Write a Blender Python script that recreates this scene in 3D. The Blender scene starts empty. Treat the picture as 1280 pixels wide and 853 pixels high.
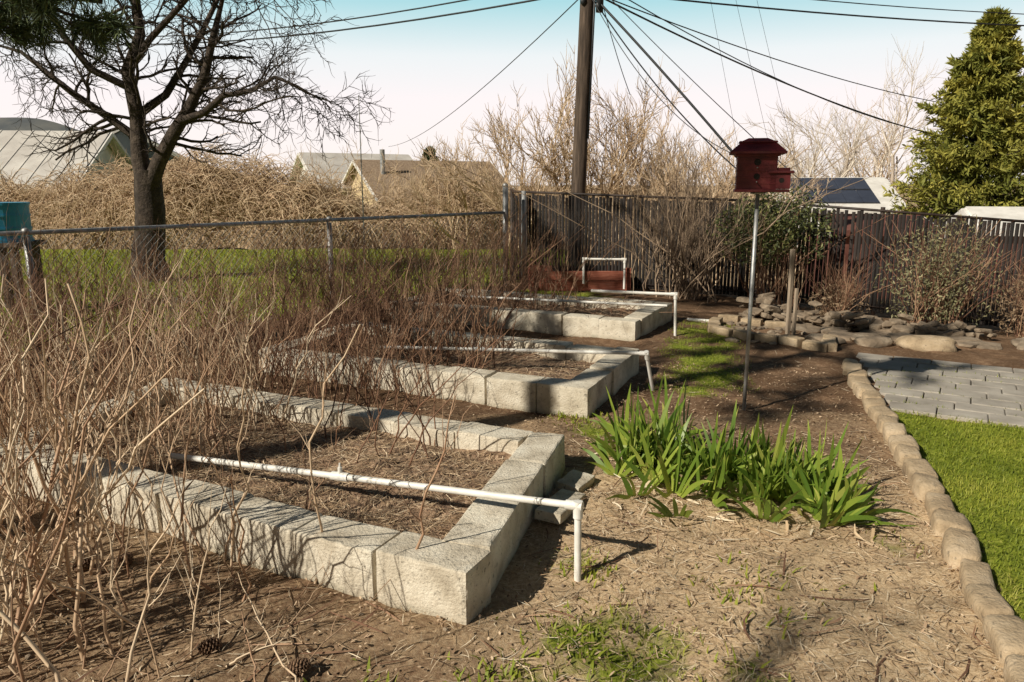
import bpy, bmesh, math, random
import numpy as np
from mathutils import Vector, Matrix, noise as mnoise
rng=np.random.default_rng(11); random.seed(5)
S=bpy.context.scene
C=bpy.context.collection
# ------------------------------------------------------------ helpers
def h2(i,j,s):
    v=np.sin(i*127.1+j*311.7+s*74.7)*43758.5453
    return v-np.floor(v)
def vn(x,y,sc,seed=0):
    x=np.asarray(x,float)*sc; y=np.asarray(y,float)*sc
    i=np.floor(x); j=np.floor(y); u=x-i; v=y-j
    u=u*u*(3-2*u); v=v*v*(3-2*v)
    return (h2(i,j,seed)*(1-u)+h2(i+1,j,seed)*u)*(1-v)+(h2(i,j+1,seed)*(1-u)+h2(i+1,j+1,seed)*u)*v
def ss(t):
    t=np.clip(t,0,1); return t*t*(3-2*t)
PO=np.array([2.66,5.12]); PU=np.array([.86,-.51]); PV=np.array([.29,.957])
def patio_uv(x,y):
    det=PU[0]*PV[1]-PU[1]*PV[0]; dx=x-PO[0]; dy=y-PO[1]
    return (dx*PV[1]-dy*PV[0])/det,(PU[0]*dy-PU[1]*dx)/det
def gh(x,y):
    x=np.asarray(x,float); y=np.asarray(y,float)
    near=ss((60-np.abs(x))/20)*ss((60-y)/20)
    z=(vn(x,y,2.2,1)-.5)*.035+(vn(x,y,7,2)-.5)*.022+(vn(x,y,19,3)-.5)*.012
    z=z*near
    u,v=patio_uv(x,y); inp=ss((u+.05)/.1)*ss((v+.05)/.1)*ss((1.95-v)/.1)*ss((9-u)/.5)
    z=z*(1-inp)-.014*inp
    z=z-.35*ss((x-1.5)/5)*ss((y-7)/3)
    z=z-1.2*ss((y-12.3)/6)*ss((x-1)/4)*(1-ss((y-18)/12))
    z=z-1.5*ss((y-18)/12)
    return z
def rgba(c): return (c[0],c[1],c[2],1)
def nodes(name):
    m=bpy.data.materials.new(name); m.use_nodes=True
    nt=m.node_tree; b=nt.nodes['Principled BSDF']
    return m,nt,b
def ramp(nt,cols,src):
    r=nt.nodes.new('ShaderNodeValToRGB'); e=r.color_ramp.elements
    while len(e)<len(cols): e.new(.5)
    for k,(p,c) in enumerate(cols):
        e[k].position=p; e[k].color=rgba(c)
    nt.links.new(src,r.inputs[0]); return r.outputs[0]
def nz(nt,scale,detail=6,rough=.6,vec=None,dist=0):
    n=nt.nodes.new('ShaderNodeTexNoise'); n.inputs['Scale'].default_value=scale
    n.inputs['Detail'].default_value=detail; n.inputs['Roughness'].default_value=rough
    n.inputs['Distortion'].default_value=dist
    if vec is None:
        tc=nt.nodes.new('ShaderNodeTexCoord'); vec=tc.outputs['Object']
    nt.links.new(vec,n.inputs['Vector']); return n.outputs['Fac']
def mth(nt,op,a,b=None,clamp=False):
    n=nt.nodes.new('ShaderNodeMath'); n.operation=op; n.use_clamp=clamp
    for k,v in enumerate((a,b)):
        if v is None: continue
        if isinstance(v,(int,float)): n.inputs[k].default_value=v
        else: nt.links.new(v,n.inputs[k])
    return n.outputs[0]
def mixc(nt,f,a,b):
    n=nt.nodes.new('ShaderNodeMix'); n.data_type='RGBA'
    if isinstance(f,(int,float)): n.inputs['Factor'].default_value=f
    else: nt.links.new(f,n.inputs['Factor'])
    for k,v in ((6,a),(7,b)):
        if isinstance(v,tuple): n.inputs[k].default_value=rgba(v)
        else: nt.links.new(v,n.inputs[k])
    return n.outputs[2]
def bump(nt,b,h,st=.4,d=.02):
    n=nt.nodes.new('ShaderNodeBump'); n.inputs['Strength'].default_value=st; n.inputs['Distance'].default_value=d
    nt.links.new(h,n.inputs['Height']); nt.links.new(n.outputs[0],b.inputs['Normal'])
def M(name,cols,scale=6,rough=.9,bst=.4,bd=.01,bscale=None,tint=0.,trans=0.,metal=0.,detail=4,vecscale=None,moss=None):
    m,nt,b=nodes(name)
    vec=None
    if vecscale:
        tc=nt.nodes.new('ShaderNodeTexCoord'); mp=nt.nodes.new('ShaderNodeMapping')
        mp.inputs['Scale'].default_value=vecscale
        nt.links.new(tc.outputs['Object'],mp.inputs[0]); vec=mp.outputs[0]
    f=nz(nt,scale,detail,vec=vec)
    f2=mth(nt,'MULTIPLY',mth(nt,'SUBTRACT',f,.5),2.0); f2=mth(nt,'ADD',f2,.5,True)
    if tint>0:
        a=nt.nodes.new('ShaderNodeAttribute'); a.attribute_name='tint'
        f2=mth(nt,'ADD',mth(nt,'MULTIPLY',f2,1-tint),mth(nt,'MULTIPLY',a.outputs['Fac'],tint),True)
    c=ramp(nt,cols,f2)
    if moss:
        tc=nt.nodes.new('ShaderNodeTexCoord'); sx=nt.nodes.new('ShaderNodeSeparateXYZ'); nt.links.new(tc.outputs['Object'],sx.inputs[0])
        k=mth(nt,'SUBTRACT',moss[0],sx.outputs[2]); k=mth(nt,'MULTIPLY',k,moss[1])
        k=mth(nt,'ADD',k,mth(nt,'MULTIPLY',mth(nt,'SUBTRACT',nz(nt,7,5),.5),2.6)); k=mth(nt,'MULTIPLY',k,.8,True)
        c=mixc(nt,k,c,moss[2])
        sp=mth(nt,'MULTIPLY',mth(nt,'SUBTRACT',nz(nt,42,3),.60),9,True)
        c=mixc(nt,mth(nt,'MULTIPLY',sp,.65),c,(.12,.10,.075))
    nt.links.new(c,b.inputs['Base Color'])
    b.inputs['Roughness'].default_value=rough; b.inputs['Metallic'].default_value=metal
    if bst>0: bump(nt,b,nz(nt,bscale or scale*5,4,vec=vec),bst,bd)
    if trans>0:
        t=nt.nodes.new('ShaderNodeBsdfTranslucent'); nt.links.new(c,t.inputs[0])
        mx=nt.nodes.new('ShaderNodeMixShader'); mx.inputs[0].default_value=trans
        o=nt.nodes['Material Output']
        nt.links.new(b.outputs[0],mx.inputs[1]); nt.links.new(t.outputs[0],mx.inputs[2]); nt.links.new(mx.outputs[0],o.inputs[0])
    return m
def link(name,me,mat=None,parent=None):
    o=bpy.data.objects.new(name,me); C.objects.link(o)
    if mat: me.materials.append(mat)
    if parent: o.parent=parent
    return o
def empty(name):
    o=bpy.data.objects.new(name,None); C.objects.link(o); return o
def npmesh(name,V,F,mat,tint=None,smooth=False,parent=None):
    V=np.asarray(V,np.float32).reshape(-1,3); F=np.asarray(F,np.int32); k=F.shape[1]
    me=bpy.data.meshes.new(name)
    me.vertices.add(len(V)); me.vertices.foreach_set('co',V.ravel())
    me.loops.add(F.size); me.loops.foreach_set('vertex_index',F.ravel())
    me.polygons.add(len(F)); me.polygons.foreach_set('loop_start',np.arange(0,F.size,k,dtype=np.int32))
    me.polygons.foreach_set('loop_total',np.full(len(F),k,np.int32))
    if smooth: me.polygons.foreach_set('use_smooth',np.ones(len(F),bool))
    me.update(calc_edges=True); me.validate()
    if tint is not None:
        a=me.attributes.new('tint','FLOAT','POINT'); a.data.foreach_set('value',np.asarray(tint,np.float32).ravel())
    return link(name,me,mat,parent)
def nrm(v): return v/np.maximum(np.linalg.norm(v,axis=-1,keepdims=True),1e-9)
def tubeVF(pts,rad,k=4):
    N,P,_=pts.shape
    T=nrm(np.gradient(pts,axis=1))
    ref=np.tile(np.array([[.31,.77,.55]]),(N,1)); d0=nrm(pts[:,-1]-pts[:,0])
    bad=np.abs((ref*d0).sum(-1))>.85; ref[bad]=[.9,-.3,.1]
    U=nrm(np.cross(T,ref[:,None,:])); W=np.cross(T,U)
    a=np.arange(k)*2*np.pi/k
    V=pts[:,:,None,:]+rad[:,:,None,None]*(np.cos(a)[None,None,:,None]*U[:,:,None,:]+np.sin(a)[None,None,:,None]*W[:,:,None,:])
    n=np.arange(N)[:,None,None]*P*k; p=np.arange(P-1)[None,:,None]*k; j=np.arange(k)[None,None,:]; j2=(j+1)%k
    F=np.stack([n+p+j,n+p+j2,n+p+k+j2,n+p+k+j],-1).reshape(-1,4)
    return V.reshape(-1,3),F
def tubes(name,pts,rad,mat,k=4,tint=None,parent=None):
    pts=np.asarray(pts,float); rad=np.asarray(rad,float)
    V,F=tubeVF(pts,rad,k); N,P,_=pts.shape
    if tint is None: tint=rng.random(N)
    return npmesh(name,V,F,mat,np.repeat(tint,P*k),True,parent)
def ribVF(pts,side,w):
    N,P,_=pts.shape
    s=side[:,None,:] if side.ndim==2 else side
    V=np.stack([pts-s*w[:,:,None]/2,pts+s*w[:,:,None]/2],2).reshape(-1,3)
    n=np.arange(N)[:,None]*P*2; p=np.arange(P-1)[None,:]*2
    F=np.stack([n+p,n+p+1,n+p+3,n+p+2],-1).reshape(-1,4); return V,F
def ribbons(name,pts,side,w,mat,tint=None,parent=None):
    N,P,_=pts.shape
    V,F=ribVF(pts,side,w)
    if tint is None: tint=rng.random(N)
    tint=np.repeat(tint,P*2) if len(tint)==N else tint
    return npmesh(name,V,F,mat,tint,False,parent)
def merge(lst):
    Vs=[];Fs=[];o=0
    for V,F in lst: Vs.append(V);Fs.append(F+o);o+=len(V)
    return np.concatenate(Vs),np.concatenate(Fs)
def rdir(n,zs=1.):
    v=rng.normal(size=(n,3)); v[:,2]*=zs; return nrm(v)
class Acc:
    def __init__(s): s.v=[];s.f=[]
    def add(s,vs,fs,mat=None):
        o=len(s.v)
        for v in vs: s.v.append(tuple((mat@Vector(v)) if mat else v))
        for f in fs: s.f.append([i+o for i in f])
    def box(s,l,w,h,b,mat,jit=0.,seg=2):
        bm=bmesh.new(); bmesh.ops.create_cube(bm,size=1)
        for v in bm.verts:
            v.co.x*=l;v.co.y*=w;v.co.z*=h
            v.co+=Vector((random.uniform(-jit,jit),random.uniform(-jit,jit),random.uniform(-jit,jit)))
        if b>0: bmesh.ops.bevel(bm,geom=bm.edges[:],offset=b,segments=seg,affect='EDGES',profile=.6)
        bm.verts.ensure_lookup_table()
        s.add([v.co for v in bm.verts],[[v.index for v in f.verts] for f in bm.faces],mat); bm.free()
    def rough(s,l,w,h,r,mat,seed,cuts=11):
        bm=bmesh.new(); bmesh.ops.create_cube(bm,size=2)
        bmesh.ops.subdivide_edges(bm,edges=bm.edges[:],cuts=cuts,use_grid_fill=True)
        H=(l/2,w/2,h/2); sd=Vector((seed*5.3,seed*2.1,seed*.7))
        for v in bm.verts:
            q=Vector([math.copysign(abs(c)**.6,c)*hh for c,hh in zip(v.co,H)])
            n=mnoise.noise(q*16+sd); n2=mnoise.noise(q*45+sd); n3=mnoise.noise(q*7-sd)
            rr=r*(.45+1.1*max(0,n+.15)+.5*abs(n2))+.022*max(0,n3-.28)*2
            inn=Vector([max(-hh+rr,min(hh-rr,c)) for c,hh in zip(q,H)])
            d=q-inn
            if d.length>1e-6: q=inn+d.normalized()*min(d.length,rr)
            v.co=q*(1+.0)+Vector((n2,n,n2))*.0012
        bm.verts.ensure_lookup_table()
        s.add([v.co for v in bm.verts],[[v.index for v in f.verts] for f in bm.faces],mat); bm.free()
    def rock(s,sx,sy,sz,mat,seed,sub=2,amp=.35,pw=1.):
        bm=bmesh.new(); bmesh.ops.create_icosphere(bm,subdivisions=sub,radius=1)
        for v in bm.verts:
            n=mnoise.noise(v.co*1.3+Vector((seed*3.1,seed*1.7,seed)))+.4*mnoise.noise(v.co*3.5+Vector((seed,0,0)))
            c=v.co*(1+amp*n); c=Vector([math.copysign(abs(q)**pw,q) for q in c])
            v.co=Vector((c.x*sx,c.y*sy,c.z*sz))
        s.add([v.co for v in bm.verts],[[v.index for v in f.verts] for f in bm.faces],mat); bm.free()
    def cyl(s,r1,r2,p,q,n=16):
        p=Vector(p);q=Vector(q);d=(q-p).normalized(); a=d.orthogonal().normalized(); b=d.cross(a)
        vs=[];
        for c,r in ((p,r1),(q,r2)):
            for i in range(n):
                t=2*math.pi*i/n; vs.append(c+a*math.cos(t)*r+b*math.sin(t)*r)
        fs=[[i,(i+1)%n,n+(i+1)%n,n+i] for i in range(n)]+[list(range(n))[::-1],list(range(n,2*n))]
        s.add(vs,fs)
    def obj(s,name,mat,parent=None,smooth=False):
        me=bpy.data.meshes.new(name); me.from_pydata(s.v,[],s.f); me.update()
        if smooth:
            me.polygons.foreach_set('use_smooth',np.ones(len(me.polygons),bool))
        return link(name,me,mat,parent)
def TR(x,y,z,rz=0,rx=0,ry=0):
    return Matrix.Translation((x,y,z))@Matrix.Rotation(rz,4,'Z')@Matrix.Rotation(ry,4,'Y')@Matrix.Rotation(rx,4,'X')
# ------------------------------------------------------------ layout
EDGE=[(1.42,1.5),(1.68,2.28),(1.88,2.88),(2.12,3.62),(2.33,4.34),(2.55,5.17),(2.96,6.52)]
ex=np.array([p[0] for p in EDGE]); ey=np.array([p[1] for p in EDGE])
def edge_x(y): return np.interp(y,ey,ex)
FA=np.array([-7.6,2.9]); FB=np.array([-.1,11.7])
fd=(FB-FA)/np.linalg.norm(FB-FA); fn=np.array([-fd[1],fd[0]])
def beyond(x,y): return (x-FA[0])*fn[0]+(y-FA[1])*fn[1]
BR=[(0.0,12.1,.02),(3.4,11.2,-.1),(6.74,9.8,-.35),(12.,7.9,-.4)]
beds=[[(-.15,2.44),(.29,3.95),(-2.45,5.25),(-2.8,3.78)],
      [(.51,4.93),(1.07,6.19),(-1.6,7.5),(-2.1,6.12)],
      [(1.24,7.47),(1.88,8.78),(-.9,10.05),(-1.45,8.8)]]
# ------------------------------------------------------------ ground
def axis(lo,hi,st,far):
    a=list(np.arange(lo,hi,st)); d=st;
    x=hi
    while x<far: a.append(x); d*=1.25; x+=d
    a.append(far); d=st; x=lo; pre=[]
    while x>-far:
        d*=1.25; x-=d; pre.append(max(x,-far))
    return np.array(pre[::-1]+a)
X=axis(-7,8,.045,2500); Y=axis(.4,13,.045,2500)
gx,gy=np.meshgrid(X,Y,indexing='xy'); gz=gh(gx,gy)
gx=gx.ravel();gy=gy.ravel();gz=gz.ravel()
def lawnm(x,y):
    u,v=patio_uv(x,y)
    return (x>edge_x(y)+.08)&(v<-.03)&(x<14)&(y<6)
def grassmask(x,y):
    g=np.zeros_like(x)
    n=vn(x,y,1.7,9); n2=vn(x,y,5,10)
    g=np.where(lawnm(x,y),1.,g)
    b=beyond(x,y)
    far=ss((b-.1)/.5)*(x<1.5)
    g=np.maximum(g,far)
    strip=ss(1-np.abs(x-1.75-(y-6.8)*.25)/.75)*ss((y-5.1)/.6)*ss((9.2-y)/.8)
    g=np.maximum(g,strip*(.3+.75*n2))
    for (cx,cy,r,a) in ((.35,2.35,.36,.8),(.25,2.9,.2,.6),(.1,2.05,.3,.65),(.75,2.1,.25,.5),(1.0,2.75,.35,.4),(.55,4.75,.25,.7),(1.7,3.1,.2,.5),(-.4,2.0,.2,.5),(.6,10.6,1.1,.8)):
        g=np.maximum(g,a*ss(1.3-np.hypot(x-cx,y-cy)/r)*(.4+.9*n2))
    g=np.maximum(g,(y>13)*.45*n)
    return np.clip(g,0,1)
gm=grassmask(gx,gy)
st=np.clip(ss((gx+.3)/.8)*ss((4.3-gy)/.9)*(gx<edge_x(gy))*(.55+.9*vn(gx,gy,1.3,21))+.45*vn(gx,gy,2.5,23)*(gy<5),0,1)
st=np.maximum(st,(gy>13)*.6)
nx=len(X);ny=len(Y)
i=np.arange(nx-1)[None,:];j=np.arange(ny-1)[:,None]*nx
F=np.stack([j+i,j+i+1,j+i+1+nx,j+i+nx],-1).reshape(-1,4)
m,nt,b=nodes('ground_soil')
ag=nt.nodes.new('ShaderNodeAttribute'); ag.attribute_name='grass'
ast=nt.nodes.new('ShaderNodeAttribute'); ast.attribute_name='straw'
soil=ramp(nt,[(.25,(.085,.045,.026)),(.5,(.27,.163,.097)),(.75,(.53,.36,.225))],nz(nt,14,5,.7))
big=nz(nt,2.3,3)
soil=mixc(nt,mth(nt,'MULTIPLY',mth(nt,'SUBTRACT',big,.42),3.,True),(.13,.075,.043),soil)
stn=nz(nt,60,4,.75,dist=1.5)
straw=ramp(nt,[(.3,(.31,.20,.105)),(.5,(.67,.49,.30)),(.72,(.82,.67,.47))],stn)
sm=mth(nt,'MULTIPLY',ast.outputs['Fac'],mth(nt,'ADD',nz(nt,9,3),.35),True)
sm=mth(nt,'ADD',sm,mth(nt,'MULTIPLY',mth(nt,'SUBTRACT',nz(nt,45,3,.7),.5),1.2),True)
c=mixc(nt,sm,soil,straw)
gr=ramp(nt,[(.3,(.08,.11,.014)),(.55,(.25,.29,.035)),(.75,(.42,.40,.10))],nz(nt,30,3,.7))
g2=mth(nt,'MULTIPLY',mth(nt,'SUBTRACT',mth(nt,'ADD',ag.outputs['Fac'],mth(nt,'MULTIPLY',nz(nt,12,3),.6)),.75),4.,True)
c=mixc(nt,g2,c,gr); nt.links.new(c,b.inputs['Base Color']); b.inputs['Roughness'].default_value=.95
b.inputs['Specular IOR Level'].default_value=.15
bump(nt,b,nz(nt,45,5,.8),.55,.02)
ground=npmesh('ground',np.stack([gx,gy,gz],-1),F,m,None,True)
for nme,val in (('grass',gm),('straw',st)):
    a=ground.data.attributes.new(nme,'FLOAT','POINT'); a.data.foreach_set('value',val.astype(np.float32))
# ------------------------------------------------------------ materials
concrete=M('weathered_concrete',[(0,(.34,.285,.21)),(.35,(.57,.50,.39)),(.65,(.71,.64,.52)),(1,(.80,.75,.63))],7,.92,.8,.01,80,detail=6,moss=(.03,14,(.19,.16,.085)))
bedsoil=M('bed_soil',[(.1,(.09,.05,.03)),(.5,(.27,.17,.105)),(.9,(.50,.345,.225))],22,.95,.8,.03,60,detail=5)
strawm=M('dry_straw',[(0,(.19,.11,.06)),(.4,(.50,.35,.205)),(.75,(.73,.57,.39)),(1,(.82,.73,.56))],3,.8,0,tint=.9)
grassm=M('grass_blades',[(0,(.09,.13,.012)),(.5,(.28,.34,.03)),(.85,(.46,.46,.07)),(1,(.60,.52,.20))],2,.6,0,tint=.7,trans=.35)
pvc=M('white_pvc',[(.2,(.72,.69,.63)),(.8,(.85,.83,.79))],14,.4,0)
galv=M('galvanised_steel',[(.2,(.26,.26,.26)),(.8,(.48,.48,.48))],12,.5,0,metal=.5)
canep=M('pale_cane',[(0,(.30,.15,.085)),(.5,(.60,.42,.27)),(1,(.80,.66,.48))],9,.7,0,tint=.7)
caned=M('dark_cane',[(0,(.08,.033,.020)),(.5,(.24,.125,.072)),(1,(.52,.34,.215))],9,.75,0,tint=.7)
bark=M('tree_bark',[(.1,(.020,.013,.010)),(.5,(.05,.035,.026)),(.9,(.12,.09,.07))],10,.95,.9,.03,30,tint=.2)
# ------------------------------------------------------------ raised beds
for bi,q in enumerate(beds):
    par=empty('concrete_block_raised_bed' if bi==0 else 'concrete_block_raised_bed.%03d'%bi)
    P=[Vector((p[0],p[1],0)) for p in q]
    In=[]
    for k in range(4):
        d1=(P[(k+1)%4]-P[k]).normalized(); d0=(P[k]-P[k-1]).normalized()
        In.append(P[k]+d1*.1-d0*.1)
    acc=Acc()
    zt=.205
    for k in range(4):
        a,b_=In[k],In[(k+1)%4]; d=(b_-a).normalized(); s=a+d*.1; e=b_+d*.1
        L=(e-s).length; n=max(1,round(L/.405)); st_=L/n
        for r in range(n):
            c_=s+d*(r+.5)*st_; ang=math.atan2(d.y,d.x)
            acc.rough(st_-.004,.195,.22,.009,TR(c_.x+random.uniform(-.008,.008),c_.y+random.uniform(-.008,.008),zt-.11+float(gh(c_.x,c_.y))*.4+random.uniform(-.007,.007),ang+random.uniform(-.016,.016),random.uniform(-.015,.015),random.uniform(-.008,.008)),bi*50+k*9+r,11 if bi==0 else 7)
    acc.obj('block_wall',concrete,par)
    nu,nv=90,55
    U,V_=np.meshgrid(np.linspace(0.02,.98,nu),np.linspace(0.04,.96,nv))
    I=np.array([[v.x,v.y] for v in In])
    XY=(I[0]*(1-U[...,None])+I[3]*U[...,None])*(1-V_[...,None])+(I[1]*(1-U[...,None])+I[2]*U[...,None])*V_[...,None]
    x_,y_=XY[...,0].ravel(),XY[...,1].ravel()
    z_=.115+(vn(x_,y_,3,5)-.5)*.05+(vn(x_,y_,11,6)-.5)*.03+(vn(x_,y_,27,6)-.5)*.02
    ii=np.arange(nu-1)[None,:];jj=np.arange(nv-1)[:,None]*nu
    npmesh('soil_fill',np.stack([x_,y_,z_],-1),np.stack([jj+ii,jj+ii+1,jj+ii+1+nu,jj+ii+nu],-1).reshape(-1,4),bedsoil,None,True,par)
def bedpts(q,n,u0=.07,u1=.93,v0=.15,v1=.85):
    q=np.array(q); u=rng.uniform(u0,u1,n)[:,None]; v=rng.uniform(v0,v1,n)[:,None]
    xy=(q[0]*(1-u)+q[3]*u)*(1-v)+(q[1]*(1-u)+q[2]*u)*v
    x,y=xy[:,0],xy[:,1]; z=.115+(vn(x,y,3,5)-.5)*.05+(vn(x,y,11,6)-.5)*.03
    return np.stack([x,y,z],-1)
# ------------------------------------------------------------ litter
def litter(name,base,lmin,lmax,w,mat,lift=.25,wob=.25,tint=None):
    N=len(base); a=rng.uniform(0,2*np.pi,N); L=rng.uniform(lmin,lmax,N)*rng.uniform(.5,1,N)
    d=np.stack([np.cos(a),np.sin(a),rng.normal(0,lift,N)*.5],-1)
    d2=np.stack([-np.sin(a),np.cos(a),np.zeros(N)],-1)
    s=np.linspace(-.5,.5,4)[None,:,None]; bend=rng.normal(0,wob,N)[:,None,None]
    pts=base[:,None,:]+d[:,None,:]*s*L[:,None,None]+d2[:,None,:]*(s*s)*bend*L[:,None,None]
    pts[:,:,2]+= .005+rng.uniform(0,.012,N)[:,None]
    side=nrm(d2+np.stack([np.zeros(N),np.zeros(N),rng.normal(0,.35,N)],-1))
    W=(w*rng.uniform(.5,1.4,N))[:,None]*np.array([.5,1,1,.4])[None,:]
    return ribbons(name,pts,side,W,mat,tint)
def gpts(n,x0,x1,y0,y1,fn_=None):
    x=rng.uniform(x0,x1,n);y=rng.uniform(y0,y1,n)
    if fn_ is not None:
        k=rng.random(n)<fn_(x,y); x=x[k];y=y[k]
    return np.stack([x,y,gh(x,y)],-1)
def inbed(x,y):
    r=np.zeros(len(x),bool)
    for q in beds:
        q=np.array(q); t=np.ones(len(x),bool)
        for k in range(4):
            a,b_=q[k],q[(k+1)%4]; t&=((b_[0]-a[0])*(y-a[1])-(b_[1]-a[1])*(x-a[0]))>-.01
        r|=t
    return r
free=lambda x,y:(~inbed(x,y))&(x<edge_x(y)-.02)
dens=lambda x,y: free(x,y)*np.clip(.3+.8*ss((x+.2)/.8)*ss((4.4-y)/.8)*vn(x,y,1.5,21)*1.4,0,1)
base=np.concatenate([gpts(32000,-2.8,2.3,1.5,4.6,dens),gpts(5000,-3,2.9,4.4,9,lambda x,y:free(x,y)*.5)])
litter('straw_litter',base,.02,.11,.0026,strawm)
chips=gpts(22000,-3,2.6,1.5,6.5,lambda x,y:free(x,y)*.8)
litter('bark_chip_mulch',chips,.008,.028,.008,M('mulch',[(0,(.09,.05,.028)),(.5,(.34,.22,.135)),(1,(.66,.50,.34))],4,.9,0,tint=.9),.7)
bb=np.concatenate([bedpts(beds[0],7500),bedpts(beds[1],2600),bedpts(beds[2],1500)])
litter('bed_twig_litter',bb,.03,.16,.003,strawm,.35,.4,tint=rng.random(len(bb))*.85)
tw=gpts(260,-2.7,1.9,1.6,4.4,free)
litter('fallen_twigs',tw,.15,.42,.006,caned,.3,.3)
# ------------------------------------------------------------ grass
def blades(name,base,h,w,mat,lean=.5,tint=None):
    N=len(base); a=rng.uniform(0,2*np.pi,N); H=h*rng.uniform(.5,1.3,N)
    d=np.stack([np.cos(a),np.sin(a),np.zeros(N)],-1); sd=np.stack([-np.sin(a),np.cos(a),np.zeros(N)],-1)
    s=np.array([0,.5,1.])[None,:,None]; ln=rng.uniform(.1,lean*1.6,N)[:,None,None]
    pts=base[:,None,:]+d[:,None,:]*s**1.6*ln*H[:,None,None]
    pts[:,:,2]+=(s[...,0]*(1-.25*s[...,0]*ln[...,0]))*H[:,None]
    W=(w*rng.uniform(.7,1.3,N))[:,None]*np.array([1,.8,.15])[None,:]
    return ribbons(name,pts,sd,W,mat,tint)
lb=gpts(80000,1.6,4.8,1.8,5.2,lambda x,y:lawnm(x,y)*1.)
blades('lawn_grass',lb,.026,.004,grassm,1.1,tint=np.clip(.62+.7*(vn(lb[:,0],lb[:,1],3,3)-.5)+rng.normal(0,.22,len(lb)),0,1))
gp=gpts(65000,-.8,3,1.7,9.3,lambda x,y:free(x,y)*(grassmask(x,y)>.33)*grassmask(x,y)*.8)
blades('grass_patches',gp,.032,.004,grassm,.9,tint=np.clip(.5+rng.normal(0,.25,len(gp)),0,1))
fb=gpts(28000,-12,1.0,5,18,lambda x,y:(beyond(x,y)>.1)*1.)
blades('neighbour_lawn_grass',fb,.07,.022,grassm,.8,tint=np.clip(.75+rng.normal(0,.2,len(fb)),0,1))
# ------------------------------------------------------------ canes
def canes(name,base,hmin,hmax,r,mat,lean=.35,nb=4,blen=.35,kink=.03,thick=1.,droop=0.,k=4,sub=0,tint=None,bang=.7):
    N=len(base); P=10; a=rng.uniform(0,2*np.pi,N); H=rng.uniform(hmin,hmax,N); ln=np.abs(rng.normal(0,lean,N))
    s=np.linspace(0,1,P)[None,:,None]
    d=np.stack([np.cos(a),np.sin(a),np.zeros(N)],-1)
    pts=base[:,None,:]+d[:,None,:]*(s**1.5)*(ln*H)[:,None,None]
    pts[:,:,2]+=H[:,None]*(s[...,0]-droop*s[...,0]**2.5)
    jit=np.cumsum(rng.normal(0,kink,(N,P,3))*np.array([1,1,.3]),axis=1)*H[:,None,None]*.6; jit-=jit[:,:1]
    pts+=jit
    R=(r*rng.uniform(.6,1.25,N)*thick)[:,None]*np.linspace(1,.35,P)[None,:]
    t=rng.random(N) if tint is None else tint
    L=[tubeVF(pts,R,k)]; T=[np.repeat(t,P*k)]
    src=pts; srcR=R; srct=t; bl=blen
    for lev in range(1+sub):
        if nb<=0: break
        n0=len(src); SP=src.shape[1]
        idx=np.repeat(np.arange(n0),nb); m_=len(idx)
        u=rng.uniform(.25,.95,m_)*(SP-1); i0=np.floor(u).astype(int); f=(u-i0)[:,None]
        st_=src[idx,i0]*(1-f)+src[idx,i0+1]*f
        tg=nrm(src[idx,i0+1]-src[idx,i0])
        dr=nrm(tg+rdir(m_)*bang+np.array([0,0,.25]))
        ll=bl*rng.uniform(.25,1,m_)
        q=5; s2=np.linspace(0,1,q)[None,:,None]
        bp=st_[:,None,:]+dr[:,None,:]*s2*ll[:,None,None]
        bp[:,:,2]+=(.18*s2[...,0]**2)*ll[:,None]
        bj=np.cumsum(rng.normal(0,.05,(m_,q,3)),axis=1)*ll[:,None,None]; bj-=bj[:,:1]; bp+=bj
        bR=(srcR[idx,i0]*.6)[:,None]*np.linspace(1,.35,q)[None,:]
        L.append(tubeVF(bp,bR,3)); T.append(np.repeat(srct[idx],q*3))
        src,srcR,srct=bp,bR,srct[idx]; bl*=.5
    V,F=merge(L)
    return npmesh(name,V,F,mat,np.concatenate(T),True)
b1=gpts(70,-2.7,-1.05,2.05,3.3,lambda x,y:(~inbed(x,y))*(y<2.55-.45*(x+.95)+.4)*1.)
extra=np.array([[-1.15,2.05,0],[-1.35,2.35,0],[-1.02,2.62,0],[-.78,2.75,0],[-1.6,2.1,0],[-1.9,2.5,0],[-2.1,2.7,0],[-1.25,2.9,0],[-.42,2.62,0]])
canes('raspberry_canes',np.concatenate([b1,extra]),.5,1.05,.0065,canep,.38,6,.25,.05)
cl=np.stack([rng.normal(-1.75,.2,38),rng.normal(2.38,.24,38),np.zeros(38)],-1)
canes('raspberry_canes.007',cl,.75,1.3,.0088,canep,.38,6,.32,.045)
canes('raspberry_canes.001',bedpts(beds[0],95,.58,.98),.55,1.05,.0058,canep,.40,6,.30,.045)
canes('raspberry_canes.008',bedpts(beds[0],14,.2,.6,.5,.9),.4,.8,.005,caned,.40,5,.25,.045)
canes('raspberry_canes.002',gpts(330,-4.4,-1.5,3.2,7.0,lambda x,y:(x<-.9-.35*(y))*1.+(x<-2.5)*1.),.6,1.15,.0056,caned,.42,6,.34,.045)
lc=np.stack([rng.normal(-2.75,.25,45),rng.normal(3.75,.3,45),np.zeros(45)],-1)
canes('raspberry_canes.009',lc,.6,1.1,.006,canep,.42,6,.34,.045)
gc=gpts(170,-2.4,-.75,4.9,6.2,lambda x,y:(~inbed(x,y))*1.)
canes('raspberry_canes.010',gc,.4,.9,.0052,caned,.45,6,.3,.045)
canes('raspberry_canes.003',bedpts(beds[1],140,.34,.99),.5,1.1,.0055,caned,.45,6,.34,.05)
canes('raspberry_canes.004',gpts(520,-4.2,-.3,5.2,9.6,lambda x,y:(beyond(x,y)<-.25)*(x<.55-.22*(y-5)-.8)*1.),.6,1.2,.0055,caned,.45,6,.36,.05)
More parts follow.
